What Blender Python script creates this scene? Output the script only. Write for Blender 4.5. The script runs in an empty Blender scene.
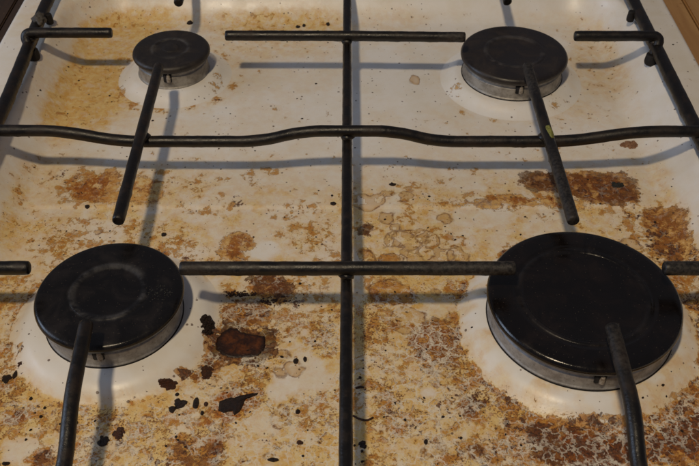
import bpy, bmesh, math, random
import numpy as np
from mathutils import Vector, noise as mnoise

# ---------------------------------------------------------------- camera, light, exposure
S = 0.001                       # the scene is laid out in millimetres, 1 unit = 1 m
scene = bpy.context.scene
col = scene.collection
scene.render.resolution_x, scene.render.resolution_y = 1024, 683
scene.render.engine = 'CYCLES'
scene.view_settings.view_transform = 'Standard'
scene.view_settings.look = 'None'
scene.view_settings.exposure = 0.0
scene.view_settings.gamma = 1.0
scene.view_settings.use_curve_mapping = False

cam_d = bpy.data.cameras.new('camera'); cam = bpy.data.objects.new('camera', cam_d); col.objects.link(cam)
cam.location = (0.0, -352.77*S, 349.32*S)
cam.rotation_euler = (math.radians(90-42.594), 0, 0)
cam_d.sensor_width = 36.0
cam_d.lens = 881.16/699*36.0
cam_d.clip_start = 0.01; cam_d.clip_end = 50
cam_d.dof.use_dof = True
cam_d.dof.focus_distance = 0.445
cam_d.dof.aperture_fstop = 42.0
scene.camera = cam

world = bpy.data.worlds.new('World'); scene.world = world
world.use_nodes = True
bg = world.node_tree.nodes['Background']
bg.inputs[0].default_value = (0.86, 0.86, 1.0, 1); bg.inputs[1].default_value = 0.10

def lamp(name, kind, loc, power, color, size, target=None):
    d = bpy.data.lights.new(name, kind); o = bpy.data.objects.new(name, d); col.objects.link(o)
    d.energy = power; d.color = color
    if kind == 'POINT': d.shadow_soft_size = size
    else:
        d.shape = 'RECTANGLE'; d.size, d.size_y = size
        v = Vector(target)*S - Vector(loc)*S
        o.rotation_euler = v.to_track_quat('-Z', 'Y').to_euler()
    o.location = Vector(loc)*S
    return o
lamp('ceiling_bulb', 'POINT', (-240, -534, 1225), 31.5, (1.0, 0.81, 0.55), 0.042)
lamp('kitchen_window', 'AREA', (-1600, 100, 620), 9.0, (0.62, 0.76, 1.0), (0.7, 0.9), (0, 50, 0))

# ---------------------------------------------------------------- where the grime lies (millimetres on the hob floor)
# WASH: thin grease film, OCHRE: flaky baked patches, CRUST: burnt brown, CRACK: crazed crust; each (x, y, rx, ry, amount)
WASH = [(-186.7,171.2,42.4,56.8,1.1), (-222.6,246.5,26.1,50.9,1.0), (-181.2,271.0,63.2,28.3,1.0), (-181.2,231.8,45.4,43.4,0.8), (-54.5,264.7,70.6,20.2,0.8),
    (-60.3,234.7,53.1,23.3,0.5), (31.9,267.8,31.5,12.5,0.35), (-94.2,231.8,22.7,43.4,0.45), (186.6,217.6,26.1,63.3,0.5), (134.6,150.3,48.2,16.8,0.4),
    (189.6,107.2,39.2,21.5,0.2), (98.2,107.2,52.2,21.5,0.2), (143.3,140.8,54.5,14.0,0.25), (-80.2,129.3,40.3,22.7,0.2), (-133.9,129.3,40.3,15.9,0.3),
    (-191.5,66.5,43.3,38.7,0.55), (-160.5,66.5,30.9,24.2,0.7), (-117.2,66.5,37.1,29.0,0.55), (-179.7,21.2,34.8,25.6,0.55), (-83.6,43.1,35.9,36.3,0.45),
    (-29.1,29.8,29.4,30.6,0.45), (-31.2,81.3,31.5,16.1,0.25), (40.9,21.2,34.8,21.3,0.32), (79.7,57.0,36.6,13.2,0.45), (142.6,66.5,43.3,21.3,0.8), (180.3,21.2,29.0,42.7,0.75),
    (184.2,-26.4,21.6,37.0,0.7), (124.5,34.2,53.2,10.6,0.2), (-43.8,-15.1,22.0,16.8,0.7), (-76.8,-15.1,16.5,23.0,0.5), (22.2,-18.9,16.4,10.6,0.5),
    (47.3,-47.8,26.2,20.7,0.55), (38.1,-26.4,27.1,14.8,0.35), (-25.9,-47.8,20.9,27.7,0.5), (-39.4,-80.5,29.7,31.1,0.45), (-23.1,-115.5,28.0,22.0,0.5),
    (-71.1,-104.3,33.3,28.6,0.75), (-111.7,-115.5,32.7,19.2,0.8), (-152.0,-104.3,23.8,28.6,0.8), (-173.8,-61.3,10.2,39.8,0.65), (25.3,-74.2,30.1,31.7,0.8),
    (33.2,-110.0,42.4,33.7,0.85), (70.2,-115.5,32.7,16.5,0.9), (115.7,-120.9,41.6,17.2,1.0), (157.3,-104.3,23.8,22.9,1.0), (-57.9,-40.8,26.4,28.3,0.6),
    (172.4,-67.8,10.1,32.4,0.8)]
OCHRE = [(-186.7,171.2,35.3,50.5,0.27), (-222.6,246.5,19.2,29.9,0.2), (-70.2,264.7,47.1,15.5,0.3), (-15.4,271.0,31.6,12.6,0.25), (-181.8,274.1,31.7,15.8,0.3),
    (-164.0,68.4,22.3,17.5,0.62), (-124.2,71.4,18.7,19.6,0.4), (-160.4,25.5,23.4,17.2,0.46), (-198.1,57.0,24.4,37.7,0.3), (-129.4,31.5,20.6,10.5,0.4),
    (-97.2,12.8,17.2,10.0,0.5), (-63.2,17.0,9.2,13.5,0.62), (-53.1,78.3,16.3,9.0,0.5), (-24.3,28.1,19.9,19.1,0.44), (-88.2,57.0,18.3,28.3,0.33), (91.7,55.1,42.6,6.6,0.6),
    (131.1,71.4,28.6,13.7,0.6), (158.0,66.5,24.7,17.4,0.65), (178.5,25.5,22.2,31.1,0.55), (188.5,-11.3,13.8,19.3,0.6), (174.0,43.1,30.0,18.1,0.45),
    (-43.6,-17.4,14.3,12.1,0.68), (-27.4,-11.3,11.1,15.5,0.5), (-73.6,-18.9,16.4,12.1,0.5), (42.5,-58.0,14.4,18.7,0.62), (23.0,-67.8,15.2,19.4,0.45),
    (43.6,-26.4,27.1,14.8,0.22), (-55.8,-35.1,21.3,11.5,0.55), (-31.5,-40.8,21.2,14.1,0.5), (-16.0,-26.4,10.8,29.6,0.42), (-41.5,-86.6,24.5,24.3,0.36),
    (-55.3,-95.6,16.4,10.6,0.7), (-23.6,-104.3,19.0,22.9,0.36), (-75.2,-110.0,18.8,22.4,0.55), (-64.8,-118.2,13.9,13.6,0.62), (-111.7,-115.5,28.0,16.5,0.5),
    (-152.9,-110.0,18.8,19.6,0.5), (-158.1,-99.7,7.7,5.8,0.65), (-142.3,-123.6,8.3,7.5,0.6), (-170.9,-67.8,8.1,32.4,0.42), (25.0,-80.5,24.8,37.3,0.38),
    (37.6,-115.5,37.3,22.0,0.38), (58.5,-92.6,14.6,17.9,0.5), (79.5,-115.5,23.3,14.3,0.7), (120.6,-119.9,41.7,16.2,0.85), (162.9,-101.4,21.5,27.8,0.82),
    (106.8,-107.1,42.6,6.8,0.8), (153.9,-80.5,14.9,12.4,0.4), (130.8,107.2,52.2,12.9,0.26), (183.7,203.8,22.0,54.5,0.26), (70.0,84.3,25.3,10.1,0.34),
    (212.8,96.6,19.3,31.4,0.22), (-12.5,91.4,25.6,31.0,0.22), (44.2,76.3,25.1,19.8,0.24), (-97.6,107.2,39.2,26.9,0.22), (-188.9,107.2,39.2,21.5,0.2),
    (5.5,-47.8,10.5,34.6,0.4)]
CRUST = [(158.0,66.5,21.0,16.4,0.42), (178.6,21.2,13.9,23.8,0.42), (186.9,3.0,11.3,12.9,0.48), (174.0,43.1,12.0,9.1,0.35), (37.1,-69.1,6.1,9.0,0.46), (-72.8,-71.0,7.1,9.0,0.5),
    (-78.2,-26.4,16.2,7.4,0.48), (-50.4,-35.1,16.0,8.6,0.42), (-37.6,-26.4,16.2,5.9,0.42), (-62.0,-122.0,5.5,10.7,0.46), (-78.3,-120.9,7.4,8.6,0.42),
    (-84.0,-128.9,9.1,6.3,0.45), (-158.1,-99.7,5.8,4.1,0.42), (-142.0,-124.7,6.4,5.3,0.5), (-120.1,-115.5,5.6,6.6,0.42), (-107.4,-113.8,6.6,6.6,0.46),
    (91.4,-114.4,14.0,12.1,0.56), (115.5,-122.0,21.2,11.8,0.58), (140.2,-115.5,16.8,15.4,0.54), (158.9,-107.1,14.2,21.5,0.55), (60.0,-123.6,12.0,7.5,0.42),
    (58.4,-93.8,9.7,10.7,0.4), (49.1,-89.6,9.8,8.4,0.34), (82.9,-108.8,18.9,7.9,0.42), (106.9,-106.6,33.2,4.0,0.56), (148.1,-93.8,19.4,5.3,0.52), (63.2,-93.8,6.8,7.1,0.5),
    (161.3,-89.6,9.8,9.6,0.44), (182.1,-33.7,8.6,21.7,0.45), (-164.7,71.4,17.4,13.7,0.3), (-68.4,54.2,7.9,9.3,0.4), (-180.7,78.3,5.0,8.0,0.42), (-53.2,-92.6,9.7,8.3,0.3),
    (-113.6,-128.9,9.1,5.2,0.4), (34.2,-92.6,19.4,14.9,0.33), (-59.6,8.7,5.7,4.9,0.36), (-93.0,3.0,11.3,4.0,0.36)]
CRACK = [(-53.1,-35.1,24.0,11.5,0.8), (-78.2,-26.4,16.2,8.9,0.8), (41.4,-58.0,17.5,20.1,1.0), (25.3,-74.2,25.1,19.0,0.6), (115.7,-120.9,41.6,16.2,0.62),
    (88.9,-115.5,28.0,16.5,0.6), (158.9,-98.5,19.2,29.2,0.6), (-46.9,-110.0,18.8,19.6,0.6), (-107.1,-115.5,23.3,16.5,0.6), (-147.6,-120.9,23.1,16.2,0.4),
    (38.3,-104.3,38.1,28.6,0.5), (-25.1,-67.8,30.4,32.4,0.3), (-72.8,-71.0,10.1,12.8,0.7), (-170.2,29.8,35.3,26.2,0.3), (-86.3,-26.4,10.8,14.8,0.7)]
CLEAN = [(-27.2,-75.5,18.0,22.7,0.75), (-41.4,-107.1,10.4,9.1,0.6), (-47.9,12.8,11.5,11.6,0.85), (-27.9,76.3,31.3,9.9,0.4), (51.3,197.1,43.7,53.6,0.6), (39.4,-87.8,4.9,3.6,0.7),
    (-75.9,-22.7,7.6,16.4,0.6), (-152.2,-120.9,10.2,6.5,0.55), (48.4,-33.7,18.2,10.1,0.5), (78.2,43.1,24.0,12.7,0.5), (18.5,52.3,14.6,9.3,0.5)]
RINGS = [[(17.5,43.9), (21.6,45.7), (26.4,43.9), (25.6,38.4), (21.9,35.3), (18.9,36.6)],[(52.5,41.1), (56.4,44.4), (61.2,43.3), (62.0,38.9), (58.1,35.7), (55.0,33.9),
    (52.8,37.1)],[(6.0,13.8), (10.1,13.8), (13.0,9.6), (14.9,3.8), (12.7,-5.2), (5.9,-5.2)],[(16.6,5.9), (22.3,9.9), (29.1,6.6), (29.2,1.3), (23.0,-3.6),
    (17.4,-0.3)],[(10.8,-16.2), (15.9,-12.3), (20.5,-10.3), (28.7,-15.4), (36.3,-20.8), (35.4,-27.6), (23.2,-29.9), (15.6,-26.9), (11.3,-20.8)],[(23.8,20.6), (26.8,22.4),
    (29.1,18.9), (27.2,15.5), (24.3,16.3)],[(40.0,25.0), (45.7,30.3), (50.8,25.9), (52.9,19.8), (51.1,14.3), (45.7,12.6), (42.4,15.5), (39.6,18.1)],[(19.2,25.0), (26.5,30.3),
    (34.8,28.5), (40.5,22.4), (42.3,13.8), (40.2,7.9), (34.1,13.8), (28.4,17.2), (21.2,13.8)],[(30.6,13.8), (37.5,12.1), (40.7,6.2), (45.3,5.4), (50.2,9.6), (49.3,12.9),
    (54.1,14.6), (60.6,8.7), (59.6,3.8), (49.6,1.3), (35.8,1.3), (29.7,6.2)],[(43.1,-19.3), (47.1,-17.0), (49.1,-20.8), (44.5,-22.4)],[(6.8,33.9), (11.0,35.3), (15.2,30.6),
    (10.9,25.0), (7.3,26.7)],[(21.6,-36.1), (31.0,-29.9), (41.2,-36.1), (38.4,-44.6), (30.9,-51.7), (21.2,-48.2)],[(43.7,-72.1), (49.2,-67.7), (54.3,-68.8), (54.6,-75.4),
    (47.5,-78.6), (42.9,-76.4)],[(72.0,-43.4), (75.3,-42.2), (76.1,-47.0), (72.8,-51.7)],[(-36.6,-62.3), (-34.2,-58.9), (-30.9,-61.7), (-32.5,-65.1),
    (-35.6,-65.1)],[(-39.4,-73.4), (-35.2,-71.7), (-32.8,-75.6), (-36.5,-78.8)],[(-82.2,-49.0), (-80.2,-47.5), (-78.1,-49.6), (-79.6,-51.7), (-81.8,-50.8)],[(-85.8,-55.4),
    (-83.3,-54.0), (-81.3,-56.3), (-83.1,-58.9), (-85.3,-58.0)],[(-38.9,-103.9), (-32.8,-95.9), (-26.0,-99.9), (-27.3,-107.8), (-35.3,-109.7)],[(-39.3,-72.8), (-34.2,-72.4),
    (-33.0,-77.2), (-37.2,-79.3)],[(33.8,-117.3), (40.4,-115.4), (46.5,-119.2), (42.8,-124.7), (35.0,-124.7)],[(32.0,-122.0), (34.4,-121.0), (35.0,-124.7),
    (32.5,-126.2)],[(42.2,190.4), (45.4,195.7), (49.6,193.1), (50.8,187.8), (47.6,182.6), (43.4,183.9)]]
PATCH = [(0.8,[(105.7,81.3), (111.7,83.3), (125.4,82.3), (130.3,74.3), (129.7,63.6), (122.2,62.7), (114.1,66.5), (107.1,69.4), (104.8,75.3)]), (0.66,[(136.6,81.3), (148.1,82.3),
    (160.4,80.3), (170.9,82.3), (179.0,79.3), (178.5,66.5), (173.8,52.3), (159.0,51.0), (149.6,52.3), (138.7,58.9), (135.9,70.4)]), (0.35,[(85.7,56.0), (99.5,58.9),
    (105.9,60.7), (108.6,54.2), (114.2,51.0), (113.9,49.5), (66.8,49.5), (67.1,52.9)]), (0.2,[(117.1,57.9), (128.9,58.9), (139.5,57.0), (144.3,50.4), (117.6,49.9)]),
    (0.32,[(-172.4,66.5), (-170.9,71.7), (-164.7,73.8), (-160.2,78.0), (-156.2,84.5), (-145.9,86.7), (-139.6,54.2), (-149.3,51.2), (-156.1,52.2), (-169.6,60.3)]),
    (0.2,[(-141.6,81.3), (-118.8,76.3), (-111.9,52.3), (-134.4,52.3)]), (0.38,[(-75.2,21.2), (-69.9,26.3), (-61.6,24.6), (-55.7,17.0), (-58.2,12.8), (-63.6,8.7), (-66.4,3.0),
    (-73.4,4.6)]), (0.8,[(-56.4,-8.9), (-49.8,-7.8), (-39.7,-8.9), (-32.9,-12.0), (-33.6,-20.4), (-37.8,-23.4), (-42.4,-18.9), (-47.6,-23.4), (-51.3,-17.4), (-55.4,-14.3)]),
    (0.55,[(30.9,-51.7), (38.4,-44.6), (44.2,-40.4), (52.2,-42.2), (53.1,-47.0), (54.8,-58.7), (53.6,-67.7), (49.1,-68.8), (43.9,-68.8), (40.7,-77.5), (36.5,-76.4),
    (34.8,-68.8), (36.5,-62.1), (31.5,-57.5)]), (0.3,[(-64.9,-95.0), (-63.7,-89.5), (-56.7,-87.3), (-47.5,-89.5), (-45.1,-96.1), (-45.5,-102.5), (-51.5,-104.6),
    (-61.0,-105.7), (-67.7,-108.8), (-71.3,-107.8), (-67.7,-101.5)]), (0.5,[(178.0,47.6), (186.9,48.7), (196.5,42.3), (197.9,29.7), (194.1,13.6), (195.9,5.8), (197.9,3.9),
    (176.6,3.9), (175.6,15.6), (175.5,31.7)]), (0.5,[(-166.0,-99.8), (-161.8,-97.2), (-155.6,-99.8), (-156.9,-105.1), (-162.5,-106.4)]), (0.68,[(-144.9,-123.9),
    (-141.0,-119.0), (-136.5,-126.3), (-138.3,-129.4), (-144.5,-129.4)]), (0.6,[(-68.6,-129.4), (-65.4,-121.0), (-61.1,-113.0), (-58.1,-117.0), (-57.7,-125.0),
    (-61.0,-129.4)]), (0.65,[(-84.3,-120.0), (-76.4,-121.0), (-71.5,-125.9), (-69.4,-129.4), (-73.6,-129.4), (-77.7,-124.0), (-83.0,-123.0)]), (0.78,[(85.6,-107.6),
    (89.1,-105.6), (92.4,-110.5), (96.6,-114.3), (107.6,-115.2), (104.9,-129.4), (87.8,-129.4), (86.3,-123.6), (86.3,-119.0), (91.5,-116.2), (86.6,-111.4)]),
    (0.95,[(112.6,-117.5), (119.6,-115.3), (123.5,-118.6), (120.5,-123.9), (114.6,-126.0), (112.5,-122.9)]), (0.55,[(139.3,-114.2), (150.8,-113.1), (169.4,-93.8),
    (160.9,-129.4), (136.5,-129.4)]), (0.62,[(97.7,-113.1), (110.0,-112.0), (128.6,-116.4), (126.5,-129.4), (94.9,-129.4)]), (0.5,[(53.7,-92.6), (60.0,-95.7), (61.2,-99.7),
    (57.6,-103.7), (52.8,-101.7)]), (0.72,[(56.0,-119.0), (62.3,-119.9), (62.8,-122.7), (59.2,-126.3), (56.3,-123.6)]), (0.6,[(-72.2,-65.7), (-65.1,-66.8), (-63.9,-70.1),
    (-68.7,-73.4), (-73.3,-77.7), (-76.4,-80.5), (-78.9,-80.5), (-75.6,-73.4)]), (0.55,[(-68.9,-31.4), (-60.8,-28.9), (-47.0,-28.3), (-42.9,-33.9), (-44.0,-44.8),
    (-52.8,-47.2), (-59.3,-44.8), (-66.8,-42.4)]), (0.15,[(6.0,13.8), (10.1,13.8), (13.0,9.6), (14.9,3.8), (12.7,-5.2), (5.9,-5.2)]), (0.3,[(16.6,5.9), (22.3,9.9),
    (29.1,6.6), (29.2,1.3), (23.0,-3.6), (17.4,-0.3)]), (0.28,[(10.8,-16.2), (15.9,-12.3), (20.5,-10.3), (28.7,-15.4), (36.3,-20.8), (35.4,-27.6), (23.2,-29.9), (15.6,-26.9),
    (11.3,-20.8)]), (0.8,[(6.8,33.9), (11.0,35.3), (15.2,30.6), (10.9,25.0), (7.3,26.7)])]
SPILL = [(-70.0,-56.6), (-68.8,-52.5), (-66.9,-49.3), (-65.0,-46.4), (-61.9,-45.6), (-58.7,-46.6), (-56.2,-49.3), (-52.5,-50.3), (-48.1,-50.3), (-44.4,-51.3), (-42.3,-53.3),
    (-42.6,-58.0), (-42.8,-61.7), (-45.2,-65.1), (-48.6,-66.5), (-52.9,-67.0), (-58.1,-67.0), (-63.4,-65.9), (-66.7,-63.6), (-69.3,-60.6)]
LEAF = [(-63.2,-93.7), (-60.7,-92.1), (-56.3,-91.2), (-51.9,-89.7), (-48.4,-89.3), (-44.8,-88.4), (-45.2,-90.0), (-48.3,-90.6), (-50.4,-92.3), (-51.5,-96.6), (-52.7,-99.5),
    (-54.9,-101.5), (-56.0,-99.1), (-60.3,-100.2), (-63.1,-99.1)]
FLAKES = [('cl1',-84.2,-89.5,1.5,1.4), ('cl2',-81.5,-93.7,3.8,3.2), ('cl3',-85.1,-98.3,2.5,2.6), ('cl4',-74.3,-94.5,2.1,4.9), ('cl5',-70.6,-100.4,1.2,1.8),
    ('cl6',-69.3,-95.2,1.6,1.9), ('lf1',-170.0,-82.3,2.7,2.8), ('lf2',-166.7,-77.4,1.5,3.4), ('lf3',-154.8,-92.0,1.2,1.2), ('lf4',-147.3,-102.6,1.2,1.1),
    ('lf5',-146.7,-97.4,1.0,1.2), ('lf6',-127.7,-120.9,1.2,2.4), ('lf7',-156.6,-128.4,2.5,1.3), ('m1',-27.1,-68.5,1.9,2.6), ('m2',-22.5,-67.5,1.3,2.3),
    ('m3',-24.7,-99.7,1.7,1.7), ('m4',-23.0,-117.1,2.3,1.6), ('m5',-35.0,-126.3,3.4,1.6), ('m6',6.3,-118.2,2.1,3.0), ('m7',35.6,-116.6,1.4,1.9), ('rr',183.8,111.5,8.5,4.9),
    ('b1',-35.7,266.3,1.8,2.6), ('b2',-40.4,264.7,2.4,2.3), ('b3',-16.9,267.8,2.0,2.7), ('b4',-125.7,269.4,3.2,2.4), ('h1',27.0,70.4,3.1,2.4), ('c1',-10.0,52.3,2.4,2.3),
    ('k1',-158.4,49.9,2.1,1.6), ('k2',-108.4,25.5,1.9,2.2)]
SPECKS = [(-149.7,261.6), (-241.9,267.8), (-203.7,198.4), (-194.7,187.8), (-211.2,156.3), (-168.6,168.6), (-165.7,161.2), (-193.0,146.7), (-133.4,138.5), (-85.2,107.2),
    (-57.3,246.5), (-63.9,242.0), (-47.8,242.0), (-42.5,243.5), (-58.7,233.2), (-37.9,243.5), (-78.9,239.1), (-95.6,237.6), (-36.8,164.9), (-32.3,140.8), (-24.0,183.9),
    (4.5,162.4), (192.6,239.1), (177.8,121.4), (230.3,199.7), (3.6,108.3), (13.9,65.5), (-10.7,59.8), (-19.5,23.7), (-9.4,-33.7), (-46.0,-71.7), (-41.4,-73.0), (-44.3,-60.6),
    (-34.3,-65.9), (-46.1,-89.6), (24.8,-20.4), (59.4,26.3), (61.3,21.2), (66.2,24.6), (181.4,36.8), (175.1,21.2), (172.4,12.8), (159.0,29.8), (178.5,61.7), (187.3,59.8),
    (196.4,61.7), (96.8,71.4), (104.9,41.3), (105.9,40.4), (152.0,52.3), (-47.7,-99.7), (-53.9,-106.0), (-80.0,-115.5), (-81.2,-113.8), (-85.1,-118.8), (-137.2,-106.6),
    (-150.9,-115.5), (-150.7,-100.3), (-129.3,-106.0), (-129.6,-112.7), (-121.0,-104.9), (5.2,-79.2), (7.6,-86.6), (26.4,-104.3), (22.0,-94.4), (36.3,-91.4), (35.6,-93.8),
    (49.9,-91.4), (52.8,-102.0), (44.6,-102.6), (31.4,-108.3), (0.2,-131.5), (116.8,-92.6), (151.9,-88.4), (153.2,-92.6), (140.4,-95.6)]

# ---------------------------------------------------------------- helpers
rng = np.random.RandomState(7)
random.seed(11)

def lattice(seed, n=256):
    return np.random.RandomState(seed).rand(n, n)
def vnoise(x, y, L):
    n = L.shape[0]
    xi = np.floor(x).astype(int); yi = np.floor(y).astype(int)
    fx = x-xi; fy = y-yi
    fx = fx*fx*(3-2*fx); fy = fy*fy*(3-2*fy)
    a = L[xi % n, yi % n]; b = L[(xi+1) % n, yi % n]; c = L[xi % n, (yi+1) % n]; d = L[(xi+1) % n, (yi+1) % n]
    return (a*(1-fx)+b*fx)*(1-fy)+(c*(1-fx)+d*fx)*fy
def fbm(x, y, seed, octs=4):
    s = 0; a = 1.0; t = 0
    L = lattice(seed)
    for o in range(octs):
        s = s+a*vnoise(x*2**o+13.7*o, y*2**o+5.1*o, L); t += a; a *= 0.55
    return s/t
def smooth(e0, e1, v):
    t = np.clip((v-e0)/(e1-e0), 0, 1); return t*t*(3-2*t)

def field(blobs, x, y, seed, warp=9.0, soft=0.75):
    wx = x+(fbm(x/16, y/16, seed)-.5)*2*warp; wy = y+(fbm(x/16, y/16, seed+1)-.5)*2*warp
    out = np.zeros_like(x)
    for bx, by, rx, ry, a in blobs:
        q = np.sqrt(((wx-bx)/rx)**2+((wy-by)/ry)**2)
        out = np.maximum(out, a*(1-smooth(1-soft*0.6, 1+soft*0.45, q)))
    return out
def poly_sdf(poly, x, y):
    P = np.array(poly, float); n = len(P)
    d = np.full(x.shape, 1e9); inside = np.zeros(x.shape, bool)
    for i in range(n):
        a = P[i]; b = P[(i+1) % n]; e = b-a
        wx = x-a[0]; wy = y-a[1]
        t = np.clip((wx*e[0]+wy*e[1])/(e@e), 0, 1)
        d = np.minimum(d, (wx-e[0]*t)**2+(wy-e[1]*t)**2)
        c = (a[1] > y) != (b[1] > y)
        with np.errstate(divide='ignore', invalid='ignore'):
            xi = a[0]+(y-a[1])*e[0]/(e[1] if e[1] else 1e-9)
        inside ^= c & (x < xi)
    return np.where(inside, -1, 1)*np.sqrt(d)
_c = np.mean(SPILL, axis=0)
PATCH.append((.92, [(_c[0]+(a_-_c[0])*1.3+1.0, _c[1]+(b_-_c[1])*1.35) for a_, b_ in SPILL]))
_r = random.Random(23)
for _ in range(26):
    if _ < 9: cx_, cy_ = _r.gauss(38, 24), _r.gauss(12, 24)
    else: cx_, cy_ = _r.uniform(-190, 190), _r.uniform(-135, 60)
    r_ = (3.6 if _ < 9 else 2.0)+_r.random()**2*7.0; ex_ = _r.uniform(.7, 1.4)
    pl_ = [(cx_+r_*ex_*_r.uniform(.75, 1.25)*math.cos(i_*.6283), cy_+r_*_r.uniform(.75, 1.25)*math.sin(i_*.6283)) for i_ in range(10)]
    RINGS.append(pl_)
def ring_sdf(x, y):
    wx = x+(fbm(x/6, y/6, 71, 3)-.5)*7; wy = y+(fbm(x/6, y/6, 72, 3)-.5)*7
    r = np.full(x.shape, 20.0)
    for p in RINGS:
        p = chaikin(p, 2)
        c = np.mean(p, axis=0); R = max(np.hypot(*(np.array(q)-c)) for q in p)+12
        m = (wx-c[0])**2+(wy-c[1])**2 < R*R
        if m.any():
            s = poly_sdf(p, wx[m], wy[m]); o = r[m]
            r[m] = np.where(np.abs(s) < np.abs(o), s, o)
    return r

def chaikin(p, n=2):
    for _ in range(n): p = [w_ for a_, b_ in zip(p, p[1:]+p[:1]) for w_ in ((a_[0]*.75+b_[0]*.25, a_[1]*.75+b_[1]*.25), (a_[0]*.25+b_[0]*.75, a_[1]*.25+b_[1]*.75))]
    return p
def patch_fields(x, y):
    wx = x+(fbm(x/8, y/8, 171, 4)-.5)*8; wy = y+(fbm(x/8, y/8, 172, 4)-.5)*8
    d = np.full(x.shape, 20.0); tone = np.zeros(x.shape)
    for t, p in PATCH:
        p = chaikin(p, 1); c = np.mean(p, axis=0); R = max(np.hypot(*(np.array(q)-c)) for q in p)+20
        m = (wx-c[0])**2+(wy-c[1])**2 < R*R
        if m.any():
            s_ = poly_sdf(p, wx[m], wy[m]); o = d[m]; w = s_ < o
            d[m] = np.where(w, s_, o); tm = tone[m]; tone[m] = np.where(w, t, tm)
    return d, tone
def mesh_obj(name, verts, faces, mat, parent=None, smooth_shade=True, attrs=None, scale=S):
    me = bpy.data.meshes.new(name)
    v = np.asarray(verts, float)*scale
    me.from_pydata([tuple(p) for p in v] if len(v) < 20000 else v.tolist(), [], faces if isinstance(faces, list) else faces.tolist())
    if attrs:
        for k, a in attrs.items():
            at = me.attributes.new(k, 'FLOAT', 'POINT'); at.data.foreach_set('value', np.asarray(a, np.float32))
    if smooth_shade: me.polygons.foreach_set('use_smooth', [True]*len(me.polygons))
    me.materials.append(mat); me.update()
    o = bpy.data.objects.new(name, me); col.objects.link(o)
    if parent: o.parent = parent
    return o
def empty(name, loc):
    o = bpy.data.objects.new(name, None); o.empty_display_size = 0.02
    o.location = Vector(loc)*S; col.objects.link(o); return o
def tag(o, label, cat, group=None, kind=None):
    if label: o['label'] = label
    if cat: o['category'] = cat
    if group: o['group'] = group
    if kind: o['kind'] = kind
    return o

def lathe(profile, n=96, wob=0):
    """profile: (r, z) from centre outwards/down; r == 0 collapses to a pole"""
    V = []; F = []; rows = []
    for k, (r, z) in enumerate(profile):
        if r == 0: rows.append([len(V)]); V.append((0, 0, z)); continue
        row = []
        for i in range(n):
            a = 2*math.pi*i/n
            row.append(len(V)); V.append((r*math.cos(a), r*math.sin(a), z))
        rows.append(row)
    for A, B in zip(rows, rows[1:]):
        for i in range(n):
            j = (i+1) % n
            if len(A) == 1: F.append((A[0], B[i], B[j]))
            elif len(B) == 1: F.append((A[i], B[0], A[j]))
            else: F.append((A[i], B[i], B[j], A[j]))
    return V, F
def round_profile(pts, rad, steps=4):
    """fillet the inner corners of a polyline profile"""
    out = [pts[0]]
    for a, b, c in zip(pts, pts[1:], pts[2:]):
        b_ = Vector(b); da = (Vector(a)-b_); dc = (Vector(c)-b_)
        r = min(rad, da.length*.45, dc.length*.45)
        p = b_+da.normalized()*r; q = b_+dc.normalized()*r
        for k in range(steps+1):
            t = k/steps
            w = p*(1-t)**2+b_*2*t*(1-t)+q*t*t
            out.append((w.x, w.y))
    out.append(pts[-1]); return out

def smooth_path(pts, step=3.0, rad=9.0):
    """polyline with filleted corners, resampled evenly"""
    P = [Vector(p) for p in pts]; out = [P[0]]
    for a, b, c in zip(P, P[1:], P[2:]):
        da = a-b; dc = c-b; r = min(rad, da.length*.48, dc.length*.48)
        p = b+da.normalized()*r; q = b+dc.normalized()*r
        for k in range(9):
            t = k/8; out.append(p*(1-t)**2+b*2*t*(1-t)+q*t*t)
    out.append(P[-1])
    res = [out[0]]
    for a, b in zip(out, out[1:]):
        n = max(1, int((b-a).length/step))
        for k in range(1, n+1): res.append(a.lerp(b, k/n))
    return res
def tube(path, r, segs=14, ecc=1.0, grime=0.22, seed=0.0, cap=1.2):
    """rod with rounded ends, slightly lumpy from baked grease"""
    V = []; F = []; n = len(path)
    rings = []
    T0 = None; up = None
    frames = []
    for i in range(n):
        t = (path[min(i+1, n-1)]-path[max(i-1, 0)]).normalized()
        if up is None:
            up = Vector((0, 0, 1)) if abs(t.z) < .9 else Vector((0, 1, 0))
        s = t.cross(up).normalized(); up = s.cross(t).normalized()
        frames.append((path[i], t, s, up.copy()))
    st = []
    p, t, s, u = frames[0]
    for k in (0, 1, 2): 
        a = k/3*math.pi/2; st.append((p-t*cap*math.cos(a)+t*cap, s, u, (1-cap/r*(1-math.sin(a)))))
    body = [(p_, s_, u_, 1.0) for p_, t_, s_, u_ in frames[1:-1]]
    p, t, s, u = frames[-1]
    en = []
    for k in (2, 1, 0):
        a = k/3*math.pi/2; en.append((p+t*cap*math.cos(a)-t*cap, s, u, (1-cap/r*(1-math.sin(a)))))
    for p, s, u, f in st+body+en:
        row = []
        for j in range(segs):
            a = 2*math.pi*j/segs
            dirv = s*math.cos(a)*ecc+u*math.sin(a)
            q = p+dirv*r*f
            k = mnoise.noise((q*0.28)+Vector((seed, seed*1.7, 3.1)))*grime + mnoise.noise(q*0.09+Vector((seed, 9, 1)))*grime*.8
            if k > 0.5*grime and dirv.z < -.2: k *= 2.6
            row.append(len(V)); V.append(tuple(q+dirv*k*f))
        rings.append(row)
    for A, B in zip(rings, rings[1:]):
        for j in range(segs): F.append((A[j], A[(j+1) % segs], B[(j+1) % segs], B[j]))
    F.append(tuple(reversed(rings[0]))); F.append(tuple(rings[-1]))
    return V, F

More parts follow.
